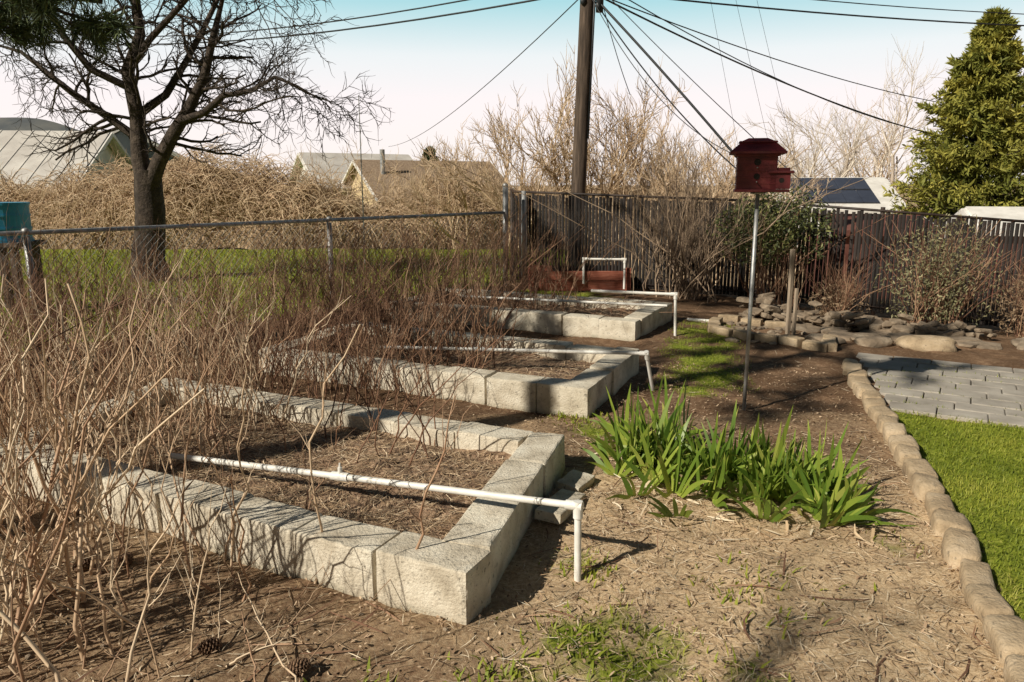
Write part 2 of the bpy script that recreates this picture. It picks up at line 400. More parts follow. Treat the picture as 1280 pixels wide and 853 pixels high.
canes('raspberry_canes.005',bedpts(beds[2],120,.35,.98),.5,1.05,.0055,caned,.5,6,.32,.05)
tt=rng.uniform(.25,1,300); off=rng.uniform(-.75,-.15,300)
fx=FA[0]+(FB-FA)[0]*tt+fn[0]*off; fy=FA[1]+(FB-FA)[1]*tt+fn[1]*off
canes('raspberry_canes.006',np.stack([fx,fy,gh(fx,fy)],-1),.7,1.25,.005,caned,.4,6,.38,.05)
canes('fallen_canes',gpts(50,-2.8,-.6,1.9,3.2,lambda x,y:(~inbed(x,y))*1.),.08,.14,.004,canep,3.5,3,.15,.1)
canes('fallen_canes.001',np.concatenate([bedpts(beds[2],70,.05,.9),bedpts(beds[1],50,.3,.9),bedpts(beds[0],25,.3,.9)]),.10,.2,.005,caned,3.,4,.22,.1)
# ------------------------------------------------------------ pvc pipes
def pipe(name,path,r=.0165,tees=()):
    a=Acc()
    for p,q in zip(path[:-1],path[1:]): a.cyl(r,r,p,q)
    for p in path[1:-1]:
        for q in (path[path.index(p)-1],path[path.index(p)+1]):
            d=(Vector(q)-Vector(p)).normalized(); a.cyl(r*1.35,r*1.35,Vector(p)-d*r*1.3,Vector(p)+d*.05)
    for (k,t) in tees:
        p=Vector(path[k]).lerp(Vector(path[k+1]),t); d=(Vector(path[k+1])-Vector(path[k])).normalized()
        a.cyl(r*1.4,r*1.4,p-d*.045,p+d*.045); a.cyl(r*.8,r*.7,p,p+Vector((0,0,.045))); a.cyl(.006,.004,p+Vector((0,0,.045)),p+Vector((0,0,.065)))
    return a.obj(name,pvc,None)
pipe('pvc_irrigation_pipe',[(-1.75,3.69,.19),(.262,2.82,.30),(.264,2.80,-.02)],.0145,tees=[(0,.48)])
pipe('pvc_irrigation_pipe.001',[(-1.1,6.2,.22),(.99,5.46,.33),(1.08,5.6,-.02)],.0135,tees=[(0,.4)])
pipe('pvc_irrigation_pipe.002',[(.85,8.1,.43),(1.70,7.83,.43),(1.72,7.85,-.03)],.015)
pipe('pvc_irrigation_pipe.003',[(-.6,9.0,.24),(1.62,7.83,.31)],.013,tees=[(0,.5)])
a=Acc(); a.cyl(.02,.02,(2.05,8.75,.0),(2.4,8.6,.0)); a.obj('pvc_pipe_offcut',pvc)
a=Acc(); a.rough(.36,.13,.05,.006,TR(.235,3.42,.035,math.radians(66),.05,.1),3); a.obj('paving_slab',concrete)
a=Acc(); a.rough(.2,.13,.05,.006,TR(.33,3.72,.03,math.radians(60),.1,.0),4); a.obj('paving_slab.001',concrete)
# ------------------------------------------------------------ edging + patio
tanst=M('tan_edging_stone',[(0,(.20,.14,.085)),(.5,(.44,.33,.21)),(1,(.64,.51,.36))],6,.9,.8,.012,60,detail=6,moss=(.02,12,(.12,.085,.055)))
a=Acc(); pl=[Vector((x,y,0)) for x,y in EDGE]
segL=[(pl[k+1]-pl[k]).length for k in range(len(pl)-1)]; tot=sum(segL); s=0.12
def along(s):
    for k,L in enumerate(segL):
        if s<=L or k==len(segL)-1: return pl[k].lerp(pl[k+1],s/L),(pl[k+1]-pl[k]).normalized()
        s-=L
sd_=0
while s<tot:
    L=random.uniform(.17,.25); p,dd=along(s); sd_+=1
    a.rock(L*.53,.064+random.uniform(-.010,.012),.07,TR(p.x+random.uniform(-.015,.015),p.y,float(gh(p.x,p.y))+.006+random.uniform(-.012,.012),math.atan2(dd.y,dd.x)+random.uniform(-.14,.14),random.uniform(-.12,.12),random.uniform(-.08,.08)),sd_*1.3,3,.22,.36)
    s+=L+.012
a.obj('stone_lawn_edging',tanst,smooth=True)
pav=M('grey_pavers',[(0,(.24,.21,.175)),(.5,(.38,.34,.29)),(1,(.50,.455,.39))],3.5,.9,.5,.004,70,detail=6)
a=Acc(); o=Vector((PO[0],PO[1],0)); du=Vector((PU[0],PU[1],0)).normalized(); dv=Vector((PV[0],PV[1],0)).normalized()
ang=math.atan2(du.y,du.x)
for r in range(9):
    off_=(r%2)*.152
    us=[(.15+off_+.303*cc,.2965) for cc in range(0,18)]
    if off_>0: us.append((.075,.145))
    for (u_,L_) in us:
        p=o+dv*(.10+.211*r)+du*u_
        if p.x>9: continue
        a.box(L_,.199,.06,.008,TR(p.x,p.y,-.015+random.uniform(-.004,.004),ang+random.uniform(-.005,.005),random.uniform(-.014,.014),random.uniform(-.014,.014)),.0015)
a.obj('paver_patio',pav)
jp=[]
for k in range(4000):
    u_=random.uniform(0,4);v_=random.randint(0,8)*.211+random.gauss(0,.006)-.003
    p=o+dv*v_+du*u_; jp.append((p.x,p.y,.0))
blades('joint_grass',np.array([q for q in jp if vn(q[0],q[1],2.5,31)>.45]),.03,.004,grassm,1.)
rock=M('field_rock',[(0,(.10,.075,.052)),(.5,(.24,.18,.125)),(1,(.42,.34,.25))],5,.92,.8,.02,25,detail=6)
a=Acc()
for k in range(80):
    t=random.random(); x=3.25+t*4.6+random.uniform(-.2,.2); y=7.95-.36*(x-3.25)+random.uniform(-.55,.55)
    a.rock(random.uniform(.10,.26),random.uniform(.08,.2),random.uniform(.02,.04),TR(x,y,float(gh(x,y))+.015,random.uniform(0,3),random.uniform(-.12,.12),random.uniform(-.12,.12)),k,2,.4,.5)
a.obj('flagstone_border',rock)
a=Acc(); a.rock(.28,.16,.09,TR(4.0,7.15,.03,-.2),51,3,.3,.8); a.obj('boulder',tanst,smooth=True)
a=Acc(); a.rock(.2,.13,.07,TR(3.55,7.3,.02,.3),57,3,.3,.8); a.obj('boulder.001',rock,smooth=True)
a=Acc()
for k in range(220):
    t=random.random(); x=2.95+t*1.9+random.uniform(-.22,.22); y=9.1-t*1.3+random.uniform(-.3,.3); lv=random.random()*(1-.6*t)*(.3+.7*random.random())
    a.rock(random.uniform(.04,.13),random.uniform(.035,.085),random.uniform(.016,.036),TR(x,y,float(gh(x,y))+.02+lv*.30,random.uniform(0,3),random.uniform(-.3,.3),random.uniform(-.3,.3)),k+100,2,.5,.42)
a.obj('dry_stone_wall',rock)
a=Acc()
for (x0,y0,x1,y1,n) in ((2.15,7.95,2.98,6.98,5),(2.15,8.0,2.35,8.6,3),(2.98,6.98,3.15,7.4,2),(2.4,8.75,3.1,8.4,3)):
    for k in range(n):
        t=(k+.5)/n; x=x0+(x1-x0)*t;y=y0+(y1-y0)*t
        a.rough(.23,.12,.10,.012,TR(x,y,float(gh(x,y))+.03,math.atan2(y1-y0,x1-x0)+random.uniform(-.2,.2),random.uniform(-.08,.08)),k*2.2+n,5)
a.obj('stone_planter_border',tanst)
a=Acc()
for k in range(80):
    x=random.uniform(2.2,3.1);y=random.uniform(7.3,8.7)
    a.rock(random.uniform(.02,.08),random.uniform(.02,.06),random.uniform(.015,.03),TR(x,y,float(gh(x,y))+.01,random.uniform(0,3)),k+300,1,.3)
for k in range(160):
    x=random.uniform(-2.,1.8);y=random.uniform(1.7,4.6)
    if inbed(np.array([x]),np.array([y]))[0]: continue
    r=random.uniform(.004,.013); a.rock(r,r*.8,r*.6,TR(x,y,float(gh(x,y))+.004,random.uniform(0,3)),k+400,1,.3)
a.obj('pebbles',rock)
a=Acc(); a.box(.038,.038,1.0,.004,TR(2.88,7.8,.4,.3,.02,-.03)); a.obj('wooden_stake',M('weathered_wood',[(.1,(.20,.15,.11)),(.9,(.48,.38,.28))],8,.9,.5,.004,vecscale=(8,8,.6)))
a=Acc(); a.box(.03,.03,.6,.004,TR(2.93,7.76,.2,.3,-.05,.04)); a.obj('wooden_stake.001',bpy.data.materials['weathered_wood'])
# ------------------------------------------------------------ iris clump
irm=M('iris_leaf',[(0,(.05,.105,.014)),(.4,(.15,.24,.03)),(.7,(.32,.40,.06)),(.88,(.50,.49,.12)),(1,(.58,.46,.2))],3,.4,.2,.002,40,tint=.75,trans=.3)
cent=[]
for k in range(120):
    t=rng.random(); cx=.58+t*.98; cy=4.12-.64*t+rng.normal(0,.2); cent.append((cx+rng.normal(0,.05),cy))
Pl=[];Sd=[];Wd=[];Tn=[]
s=np.linspace(0,1,9)
for (cx,cy) in cent:
    fa=rng.uniform(0,np.pi); ax=np.array([np.cos(fa),np.sin(fa),0]); nn=rng.integers(5,9); hh=rng.uniform(.24,.47)
    tl=rng.normal(0,.2,2)+np.array([(cx-1.05)*.3,(cy-3.85)*.45])
    for q in range(nn):
        u=(q-(nn-1)/2)/((nn-1)/2); L=hh*(1-.35*abs(u))*rng.uniform(.75,1.15)
        th=u*rng.uniform(.45,.95)+rng.normal(0,.12); dr=ax*np.sin(th)+np.array([tl[0],tl[1],np.cos(th)]); dr/=np.linalg.norm(dr)
        curl=rng.uniform(.0,.55)*abs(u)+.05+(rng.random()<.18)*.8
        p=np.array([cx,cy,float(gh(cx,cy))-.01])+ax*u*.03
        pts=p+dr*s[:,None]*L+ax*np.sign(u+1e-3)*curl*L*.45*(s[:,None]**2.4); pts[:,2]-=curl*L*.5*s**3.2
        pts+=np.array([tl[1],tl[0],0])*.3*L*(s[:,None]**2)
        pts[:,2]=np.maximum(pts[:,2],.02)
        Pl.append(pts); sd=nrm(ax-dr*np.dot(ax,dr)); sd=nrm(sd+rng.normal(0,.3,3)); Sd.append(sd)
        Wd.append(rng.uniform(.018,.032)*np.array([.75,.95,1,1,.97,.88,.7,.42,.03]))
        tb=np.clip(rng.normal(.40,.22)+(.4 if rng.random()<.10 else 0),0,.95)
        tipy=(rng.random()<.35)*.6
        Tn.append(np.repeat(np.clip(tb+.25*(1-s)**3+tipy*ss((s-.75)/.25),0,1),2))
ribbons('iris_clump',np.array(Pl),np.array(Sd),np.array(Wd),irm,np.concatenate(Tn))
db=np.array([[rng.uniform(.5,1.8),rng.uniform(3.1,4.2),0.] for k in range(220)]); db[:,2]=gh(db[:,0],db[:,1])
litter('dead_iris_leaves',db,.10,.28,.010,strawm,.35,.5,tint=rng.uniform(.3,1,220))
wb=[]
for (cx,cy,n,r) in ((.42,5.0,200,.14),(.3,2.35,150,.22),(-.05,2.1,120,.14),(.3,2.85,70,.08),(.65,10.7,300,.6),(.95,2.7,80,.22),(.7,2.1,60,.15),(-.5,2.05,40,.12)):
    for k in range(n): wb.append((cx+rng.normal(0,r*.6),cy+rng.normal(0,r*.6)))
wb=np.array(wb); wb=np.concatenate([wb,gh(wb[:,0],wb[:,1])[:,None]],1)
blades('broadleaf_weeds',wb,.035,.010,grassm,1.,tint=rng.uniform(.35,.85,len(wb)))
# ------------------------------------------------------------ pine cones
a=Acc()
for (x,y) in ((-1.75,2.85),(-1.02,2.3),(-.68,2.16),(-1.6,2.9)):
    z=float(gh(x,y))+.02; ra=random.uniform(0,6); Mx=TR(x,y,z,ra,0,math.pi/2+random.uniform(-.3,.3))@Matrix.Scale(.8,4)
    for k in range(70):
        t=k/70; rr=.034*math.sin(math.pi*min(1,t*.85+.15))**.8; an=k*2.4
        a.box(.022,.013,.004,0,Mx@TR(math.cos(an)*rr*.75,math.sin(an)*rr*.75,(t-.5)*.085,an,0,-.6))
a.obj('pine_cones',M('pine_cone',[(.1,(.07,.038,.024)),(.9,(.28,.17,.10))],30,.85,.3))
# ------------------------------------------------------------ chain link fence
par=empty('chain_link_fence')
LEN=np.linalg.norm(FB-FA); HF=1.1
P2=[];
sp=.075; nW=int((LEN+HF)/sp)
for k in range(nW):
    for sg in (1,-1):
        x0=k*sp-(HF if sg>0 else 0); u=np.linspace(0,1,26); xx=x0+u*HF
        if sg<0: xx=k*sp-u*HF
        ok=(xx>0)&(xx<LEN)
        if ok.sum()<26: 
            if ok.sum()<3: continue
            lo=u[ok].min();hi=u[ok].max(); u=np.linspace(lo,hi,26); xx=(x0+u*HF) if sg>0 else (k*sp-u*HF)
        w=.004*np.sin(u*HF/sp*2*np.pi)*sg
        P2.append(np.stack([FA[0]+fd[0]*xx+fn[0]*w,FA[1]+fd[1]*xx+fn[1]*w,u*HF+.03],-1))
P2=np.array(P2); tubes('mesh_wire',P2,np.full(P2.shape[:2],.0022),galv,3,parent=par)
a=Acc(); a.cyl(.021,.021,(FA[0],FA[1],HF+.03),(FB[0],FB[1],HF+.03),12)
for t in (0.02,.30,.44,.72,):
    x,y=FA+(FB-FA)*t; a.cyl(.03,.03,(x,y,-.1),(x,y,HF+.0),12); a.rock(.035,.035,.03,TR(x,y,HF+.045),1,2,0)
x,y=FB; a.cyl(.04,.04,(x,y,-.1),(x,y,1.52),14); a.rock(.045,.045,.04,TR(x,y,1.53),1,2,0)
a.cyl(.035,.035,(x+.28,y+.25,-.1),(x+.28,y+.25,1.45),14)
a.obj('rails_and_posts',galv,par,True)
# ------------------------------------------------------------ brown slatted fence
par=empty('brown_slatted_fence')
slm=M('brown_slat',[(0,(.005,.0035,.003)),(.5,(.011,.007,.0055)),(1,(.030,.019,.015))],3,.8,0,tint=.7)
rail=Acc(); SV=[];SF=[];ST=[];o=0
for (p,q) in zip(BR[:-1],BR[1:]):
    p=Vector(p);q=Vector(q); d=q-p; L=d.length; dh=Vector((d.x,d.y,0)).normalized(); ang=math.atan2(dh.y,dh.x); n=int(L/.052)
    for k in range(n):
        c=p+d*(k+.5)/n; hgt=1.36+random.uniform(-.03,.025)
        if random.random()<.015: continue
        w=.047*random.uniform(.88,1.0); th=.006; a_=ang+random.uniform(-.12,.12)
        ca,sa=math.cos(a_),math.sin(a_); z0=c.z+.03; tx=random.uniform(-.008,.008)
        vs=[]
        for zz in (z0,z0+hgt):
            for (ux,uy) in ((-w/2,-th/2),(w/2,-th/2),(w/2,th/2),(-w/2,th/2)):
                ox=tx if zz>z0 else 0
                vs.append((c.x+ca*(ux+ox)-sa*uy,c.y+sa*(ux+ox)+ca*uy,zz))
        SV+=vs; SF+=[[o,o+1,o+5,o+4],[o+1,o+2,o+6,o+5],[o+2,o+3,o+7,o+6],[o+3,o,o+4,o+7],[o+4,o+5,o+6,o+7]]; ST+=[random.random()]*8; o+=8
    rail.cyl(.018,.018,p+Vector((0,0,1.42)),q+Vector((0,0,1.42)),10); rail.cyl(.01,.01,p+Vector((0,-.02,.1)),q+Vector((0,-.02,.1)),6)
    m_=max(1,round(L/2.4))
    for k in range(m_+1):
        c=p+d*k/m_; rail.cyl(.03,.03,(c.x,c.y+.03,c.z-.3),(c.x,c.y+.03,c.z+1.47),12)
npmesh('slats',SV,SF,slm,ST,False,par); rail.obj('frame_rails',M('brown_metal',[(.2,(.025,.016,.013)),(.8,(.055,.036,.028))],9,.6,0),par,True)
par=empty('red_wooden_raised_bed'); redw=M('red_stained_wood',[(.1,(.20,.055,.032)),(.6,(.32,.10,.06)),(.95,(.42,.18,.12))],6,.8,.5,.004,vecscale=(1,1,8))
a=Acc()
for lv in range(2):
    z=.08+lv*.15
    a.box(1.5,.04,.14,.006,TR(1.0,11.15,z)); a.box(1.5,.04,.14,.006,TR(1.0,11.95,z)); a.box(.04,.76,.14,.006,TR(.27,11.55,z)); a.box(.04,.76,.14,.006,TR(1.73,11.55,z))
for x in (.29,1.71):
    for y in (11.12,11.98): a.box(.07,.07,.36,.006,TR(x,y,.17))
a.obj('planks',redw,par)
a=Acc(); a.box(1.42,.76,.05,.0,TR(1.0,11.55,.17),.0); a.obj('soil',bedsoil,par)
pipe('pvc_irrigation_pipe.004',[(1.05,11.1,.12),(1.05,11.12,.48),(1.64,11.05,.48),(1.64,11.03,.05)],.017)
# ------------------------------------------------------------ birdhouse
par=empty('red_birdhouse'); red=M('red_paint',[(.1,(.070,.007,.009)),(.6,(.135,.012,.016)),(.95,(.21,.04,.034))],9,.55,.3,.003,50)
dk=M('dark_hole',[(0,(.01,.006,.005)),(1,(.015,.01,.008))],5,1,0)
bx,by,bz=1.63,5.13,1.50
R0=TR(bx,by,bz,math.radians(-14))
a=Acc()
def bb_(l,w,h,x,y,z,b=.004): a.box(l,w,h,b,R0@TR(x,y,z))
bb_(.34,.26,.018,.015,0,.009)
bb_(.25,.20,.215,-.02,0,.125)
for z in (.055,.095,.135,.175,.215): bb_(.256,.206,.006,-.02,0,z,.001)
bb_(.28,.23,.014,-.02,0,.236)
bb_(.13,.17,.10,.125,-.015,.07); bb_(.16,.20,.016,.13,-.015,.128); bb_(.12,.15,.02,.125,-.015,.145)
def frust(l1,w1,z1,l2,w2,z2,x):
    vs=[(x-l1/2,-w1/2,z1),(x+l1/2,-w1/2,z1),(x+l1/2,w1/2,z1),(x-l1/2,w1/2,z1),(x-l2/2,-w2/2,z2),(x+l2/2,-w2/2,z2),(x+l2/2,w2/2,z2),(x-l2/2,w2/2,z2)]
    a.add(vs,[[3,2,1,0],[4,5,6,7],[0,1,5,4],[1,2,6,5],[2,3,7,6],[3,0,4,7]],R0)
frust(.35,.29,.243,.35,.29,.257,-.02); frust(.345,.285,.2575,.22,.15,.315,-.02); frust(.24,.17,.3155,.235,.165,.325,-.02); frust(.2,.14,.3255,.12,.06,.345,-.02)
a.obj('house_body',red,par)
a=Acc()
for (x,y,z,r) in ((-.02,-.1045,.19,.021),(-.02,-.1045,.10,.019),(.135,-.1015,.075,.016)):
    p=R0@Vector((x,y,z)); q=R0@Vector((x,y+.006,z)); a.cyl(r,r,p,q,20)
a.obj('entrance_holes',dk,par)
a=Acc()
for (x,z) in ((-.02,.155),(-.02,.065)): a.cyl(.004,.004,R0@Vector((x,-.1,z)),R0@Vector((x,-.14,z)),8)
a.cyl(.013,.013,(bx-.0,by,-.1),(bx,by,bz),14); a.cyl(.05,.05,(bx,by,bz-.012),(bx,by,bz-.001),16)
a.obj('pole',galv,par,True)
# ------------------------------------------------------------ utility pole + wires
par=empty('utility_pole')
wood=M('pole_wood',[(.1,(.03,.02,.015)),(.5,(.08,.055,.04)),(.9,(.17,.12,.09))],3,.9,.7,.01,12,vecscale=(6,6,.5))
PB=Vector((1.20,15,-1.3)); PT=Vector((1.52,15,9.2))
zt=lambda z: PB.lerp(PT,(z+1.3)/10.5)
V,F=tubeVF(np.array([[list(PB),list(zt(2)),list(zt(5)),list(PT)]]),np.array([[.15,.14,.13,.11]]),20)
npmesh('shaft',V,F,wood,None,True,par)
a=Acc()
a.box(2.2,.1,.12,.01,TR(*zt(8.4),.2)); a.box(1.6,.1,.12,.01,TR(*zt(7.6),.2)); a.obj('crossarms',wood,par)
a=Acc(); blk=M('black_cable',[(0,(.012,.014,.018)),(1,(.03,.034,.04))],9,.5,0)
for z in (5.0,5.12,5.3,5.75):
    p=zt(z); a.cyl(.035,.035,p+Vector((-.26,-.1,0)),p+Vector((.28,-.1,0)),10)
a.cyl(.02,.02,zt(2.4)+Vector((.13,-.08,0)),zt(6)+Vector((.13,-.08,0)),8)
a.cyl(.07,.07,zt(4.9)+Vector((.22,-.1,-.25)),zt(5.1)+Vector((.22,-.1,.1)),12)
for k in range(7):
    p=zt(4.75+.09*k); a.rock(.06,.05,.08,TR(p.x+random.uniform(-.25,.3),p.y-.12,p.z),k,2,.3)
a.obj('hardware',blk,par,True)
def wire(p,q,sag,r,n=24):
    t=np.linspace(0,1,n)[:,None]; P_=np.array(p)*(1-t)+np.array(q)*t; P_[:,2]-=(4*sag*t*(1-t))[:,0]; return P_,np.full(n,r*.65)
W=[]
z5=list(zt(5.05)); z55=list(zt(5.3))
W.append(wire(z5,(-24,34,8.2),.9,.03)); W.append(wire(z55,(-24,34,8.6),1.0,.025))
W.append(wire(z55,(-5.4,26,9.5),.1,.012))
W.append(wire(z5,(-8.2,52,4.0),.6,.018)); 
W.append(wire(z5,(30,27,7.0),.5,.028)); W.append(wire(z55,(30,27,7.4),.55,.018))
W.append(wire(z5,(19,30,2.9),.5,.03)); W.append(wire(z55,(19,30,3.2),.8,.018)); W.append(wire(z5,(24,34,4.6),.7,.02))
W.append(wire(z5,(4.2,13.3,1.6),-.05,.036)); W.append(wire(z5,(4.6,14,1.4),.3,.02)); W.append(wire(z5,(3.6,12.5,2.0),.45,.012))
W.append(wire(z55,(5.6,13,1.0),.1,.012))
W.append(wire(list(zt(5.1)+Vector((.2,0,0))),list(zt(3.2)+Vector((.9,0,0))),.1,.012))
W.append(wire((3.5,17,8),(6.3,20,.5),.1,.006)); W.append(wire((3.9,17,8),(7.2,20,.5),.1,.006)); W.append(wire((4.3,17,8),(7.8,20,.5),.1,.006))
W.append(wire((-4.1,18,8),(-9,26,.5),.1,.012))
W.append(wire((13,22,7.9),(22,26,6.5),.1,.02))
tubes('power_lines',np.array([w[0] for w in W]),np.array([w[1] for w in W]),blk,5)
a=Acc(); a.cyl(.015,.01,(-2.9,15,-.2),(-2.9,15,3.2),6); a.obj('antenna_mast',galv)
# ------------------------------------------------------------ trees
def grow(out,p,d,L,r,lev,mx,up=.06,spread=.8,nb=(3,5),wob=.13,shr=.66,tmin=.3,P=7,rmin=.0035):
    pts=[np.array(p,float)]; dd=np.array(d,float); dd/=np.linalg.norm(dd); ds=[dd]
    for i_ in range(P-1):
        dd=dd+rng.normal(0,wob,3)+np.array([0,0,up]); dd/=np.linalg.norm(dd); pts.append(pts[-1]+dd*L/(P-1)); ds.append(dd)
    rr=np.linspace(r,r*.5 if lev<mx else r*.3,P); out.append((np.array(pts),rr))
    if lev>=mx: return
    n=rng.integers(nb[0],nb[1]+1)
    for k in range(n):
        t=tmin+(1-tmin)*(k+rng.random())/n; i_=min(P-2,int(t*(P-1))); f=t*(P-1)-i_
        q=pts[i_]*(1-f)+pts[i_+1]*f; v=rng.normal(size=3); v-=ds[i_]*np.dot(v,ds[i_]); v/=np.linalg.norm(v)
        grow(out,q,ds[i_]+v*spread*rng.uniform(.6,1.3),L*shr*rng.uniform(.7,1.15),max(rr[i_]*.62,rmin),lev+1,mx,up,spread,nb,wob,shr,tmin,P,rmin)
def treeobj(name,out,mat,thin=None,thr=.03):
    par=empty(name)
    A=[o for o in out if o[1][0]>=thr]; B=[o for o in out if o[1][0]<thr]
    if A: tubes('trunk_and_limbs',np.array([o[0] for o in A]),np.array([o[1] for o in A]),mat,8,parent=par)
    if B: tubes('twigs',np.array([o[0] for o in B]),np.array([o[1] for o in B]),thin or mat,3,parent=par)
    return par
def resamp(p,r,P=7):
    p=np.array(p,float); r=np.array(r,float); t=np.linspace(0,1,len(p)); u=np.linspace(0,1,P)
    q=np.stack([np.interp(u,t,p[:,k]) for k in range(3)],-1); return q,np.interp(u,t,r)
out=[]
TX,TY=-5.9,12.4
limbs=[([(TX-.05,TY,-.15),(TX,TY,.2),(TX+.03,TY,.8),(TX+.08,TY,1.3),(TX+.1,TY,1.8)],[.38,.27,.23,.22,.2]),
 ([(TX+.08,TY,1.4),(TX+.0,TY,2.3),(TX-.05,TY,3.2),(TX+.1,TY+.1,4.2),(TX+.2,TY,5.3)],[.16,.12,.095,.07,.03]),
 ([(TX+.1,TY,1.5),(TX+.55,TY-.2,2.1),(TX+.95,TY-.3,2.7),(TX+1.3,TY-.3,3.4),(TX+1.6,TY-.2,4.4)],[.14,.11,.09,.065,.025]),
 ([(TX+.05,TY,1.9),(TX-.4,TY+.1,2.5),(TX-.9,TY,3.0),(TX-1.5,TY,3.4),(TX-2.2,TY+.1,3.7)],[.08,.065,.05,.035,.015]),
 ([(TX+.8,TY-.3,2.5),(TX+1.4,TY-.5,2.75),(TX+2.0,TY-.5,3.0),(TX+2.5,TY-.4,3.1),(TX+3.0,TY-.3,2.8)],[.06,.05,.035,.025,.01]),
 ([(TX,TY,2.6),(TX+.5,TY+.4,3.2),(TX+.9,TY+.7,4.0),(TX+1.2,TY+.9,4.8),(TX+1.4,TY+1,5.5)],[.07,.055,.045,.03,.015]),
 ([(TX+.05,TY,3.4),(TX+.7,TY-.4,3.9),(TX+1.3,TY-.6,4.3),(TX+2.,TY-.6,4.5),(TX+2.7,TY-.4,4.4)],[.055,.045,.035,.025,.012]),
 ([(TX-.02,TY,3.0),(TX-.6,TY-.4,3.5),(TX-1.0,TY-.6,4.2),(TX-1.3,TY-.8,4.9),(TX-1.5,TY-.9,5.6)],[.06,.05,.04,.028,.015])]
for n_,(p,r) in enumerate(limbs):
    q,rr=resamp(p,r); q[1:-1]+=rng.normal(0,.04,(5,3)); out.append((q,rr))
    if n_==0: continue
    nbr=18
    for k in range(nbr):
        t=.2+.8*(k+rng.random())/nbr*.99; i_=min(5,int(t*6)); pt=q[i_]+(q[i_+1]-q[i_])*(t*6-i_)
        d=q[i_+1]-q[i_]; d/=np.linalg.norm(d); v=rng.normal(size=3); v-=d*v.dot(d); v/=np.linalg.norm(v)
        grow(out,pt,d*.6+v*1.0,rng.uniform(.6,1.35),min(.028,rr[i_]*.4),1,3,.0,.9,(5,7),.2,.52,.15,7,.006)
treeobj('bare_apple_tree',out,bark,thr=.02)
# bare tree behind-left of the viewpoint (its branch shadows fall on the straw and lawn)
out=[]; grow(out,(-5.2,-3.4,-.1),(.02,0,1),4.6,.14,0,0,0,.5,(1,1),.03)
tp0=out[0][0][-1]
for q in range(6): grow(out,tp0-np.array([0,0,.25*q]),(rng.normal(0,.6),rng.normal(0,.6),1),2.3,.06,1,4,.04,.7,(4,5),.13,.6,.2)
treeobj('bare_maple_tree',out,bark,thr=.02)
pale=M('pale_bark',[(0,(.40,.33,.26)),(.5,(.62,.54,.46)),(1,(.78,.72,.63))],6,.9,0,tint=.6)
tanb=M('tan_twigs',[(0,(.30,.19,.11)),(.5,(.58,.42,.27)),(1,(.78,.62,.45))],6,.9,0,tint=.7)
k=0
for (x,y,h,m_) in ((16.5,44,7.5,pale),(19.5,46,9,pale),(13.2,50,6.5,tanb),(23,48,10.5,pale),(26,55,9,tanb),(9.5,48,5.5,tanb)):
    out=[]; z0=float(gh(x,y))
    for q in range(3): grow(out,(x,y,z0),(rng.normal(0,.2),rng.normal(0,.2),1),h*.5,.17,0,4,.05,.6,(3,4),.12,.68,.3,7,.014)
    treeobj('bare_birch_tree' if k==0 else 'bare_birch_tree.%03d'%k,out,m_,m_,.06); k+=1
def clump(n,cx,cy,sx,sy): 
    x=cx+rng.normal(0,sx,n);y=cy+rng.normal(0,sy,n); return np.stack([x,y,gh(x,y)],-1)
k=0
for (x,y,h,ns) in ((-1.2,19,3.0,4),(.1,18.5,3.8,5),(1.5,18,4.6,5),(2.9,18,5.0,6),(4.2,18.6,4.8,5),(5.4,20,4.4,5),(7.2,23,4.2,4),(9,25,4.0,4),(3.6,14.8,3.4,4),(-3.2,24,2.8,4)):
    out=[]; z0=float(gh(x,y))-.1
    for q in range(ns): grow(out,(x+rng.normal(0,.25),y+rng.normal(0,.2),z0),(rng.normal(0,.42),rng.normal(0,.3),1),h*.62,.035,0,3,.07,.6,(6,7),.16,.52,.18,7,.008)
    treeobj('bare_thicket_shrub' if k==0 else 'bare_thicket_shrub.%03d'%k,out,tanb,tanb,.03); k+=1
canes('bare_lilac_bush',clump(60,2.45,10.7,.25,.15),1.1,2.2,.011,M('lilac_twig',[(0,(.10,.065,.045)),(1,(.48,.35,.24))],6,.9,0,tint=.8),.75,6,.6,.05,k=4,sub=1)
canes('bare_rose_bush',clump(9,.5,12.5,.2,.05),1.2,2.2,.009,caned,.4,5,.6,.04,sub=1)
# ------------------------------------------------------------ vine hedge
hm=M('vine_hedge_inner',[(.1,(.14,.08,.045)),(.5,(.38,.255,.155)),(.9,(.66,.49,.33))],7,.95,.9,.1,12,detail=6)
par=empty('dry_vine_hedge')
HL=[(-26,23),(-15,21),(-9,20),(-4,20.5),(0,21),(3,22)]
hx=np.array([p[0] for p in HL],float);hy=np.array([p[1] for p in HL],float)
def hprof(u): 
    return np.interp(u,[-26,-16.5,-13,-10,-8,-6,-4.5,-3,0,3],[1.3,1.3,1.75,2.1,2.45,2.2,1.75,1.45,1.4,1.4])+.65*(vn(u,u*0,.8,4)-.5)+.35*(vn(u,u*0,2.3,6)-.5)
nu,nv=400,24
u=np.linspace(-26,3,nu); v=np.linspace(0,np.pi,nv); U,V_=np.meshgrid(u,v,indexing='ij')
hh=hprof(U)-.35+.35*(vn(U,V_,1.1,5)-.5)
zz=np.sin(V_)**.6*hh; yy=np.interp(U,hx,hy)-np.cos(V_)*1.1+.6*(vn(U,V_*2,1.4,8)-.5)
zz=zz+.3*(vn(U,V_*3,2.5,11)-.5)+gh(U,yy)-.1
ii=np.arange(nu-1)[:,None]*nv;jj=np.arange(nv-1)[None,:]
npmesh('inner_mass',np.stack([U,yy,zz],-1),np.stack([ii+jj,ii+jj+1,ii+jj+1+nv,ii+jj+nv],-1).reshape(-1,4),hm,None,True,par)
N=8500; u=rng.uniform(-20,3,N); hb=hprof(u)-.2; th=rng.uniform(.0,2.0,N)
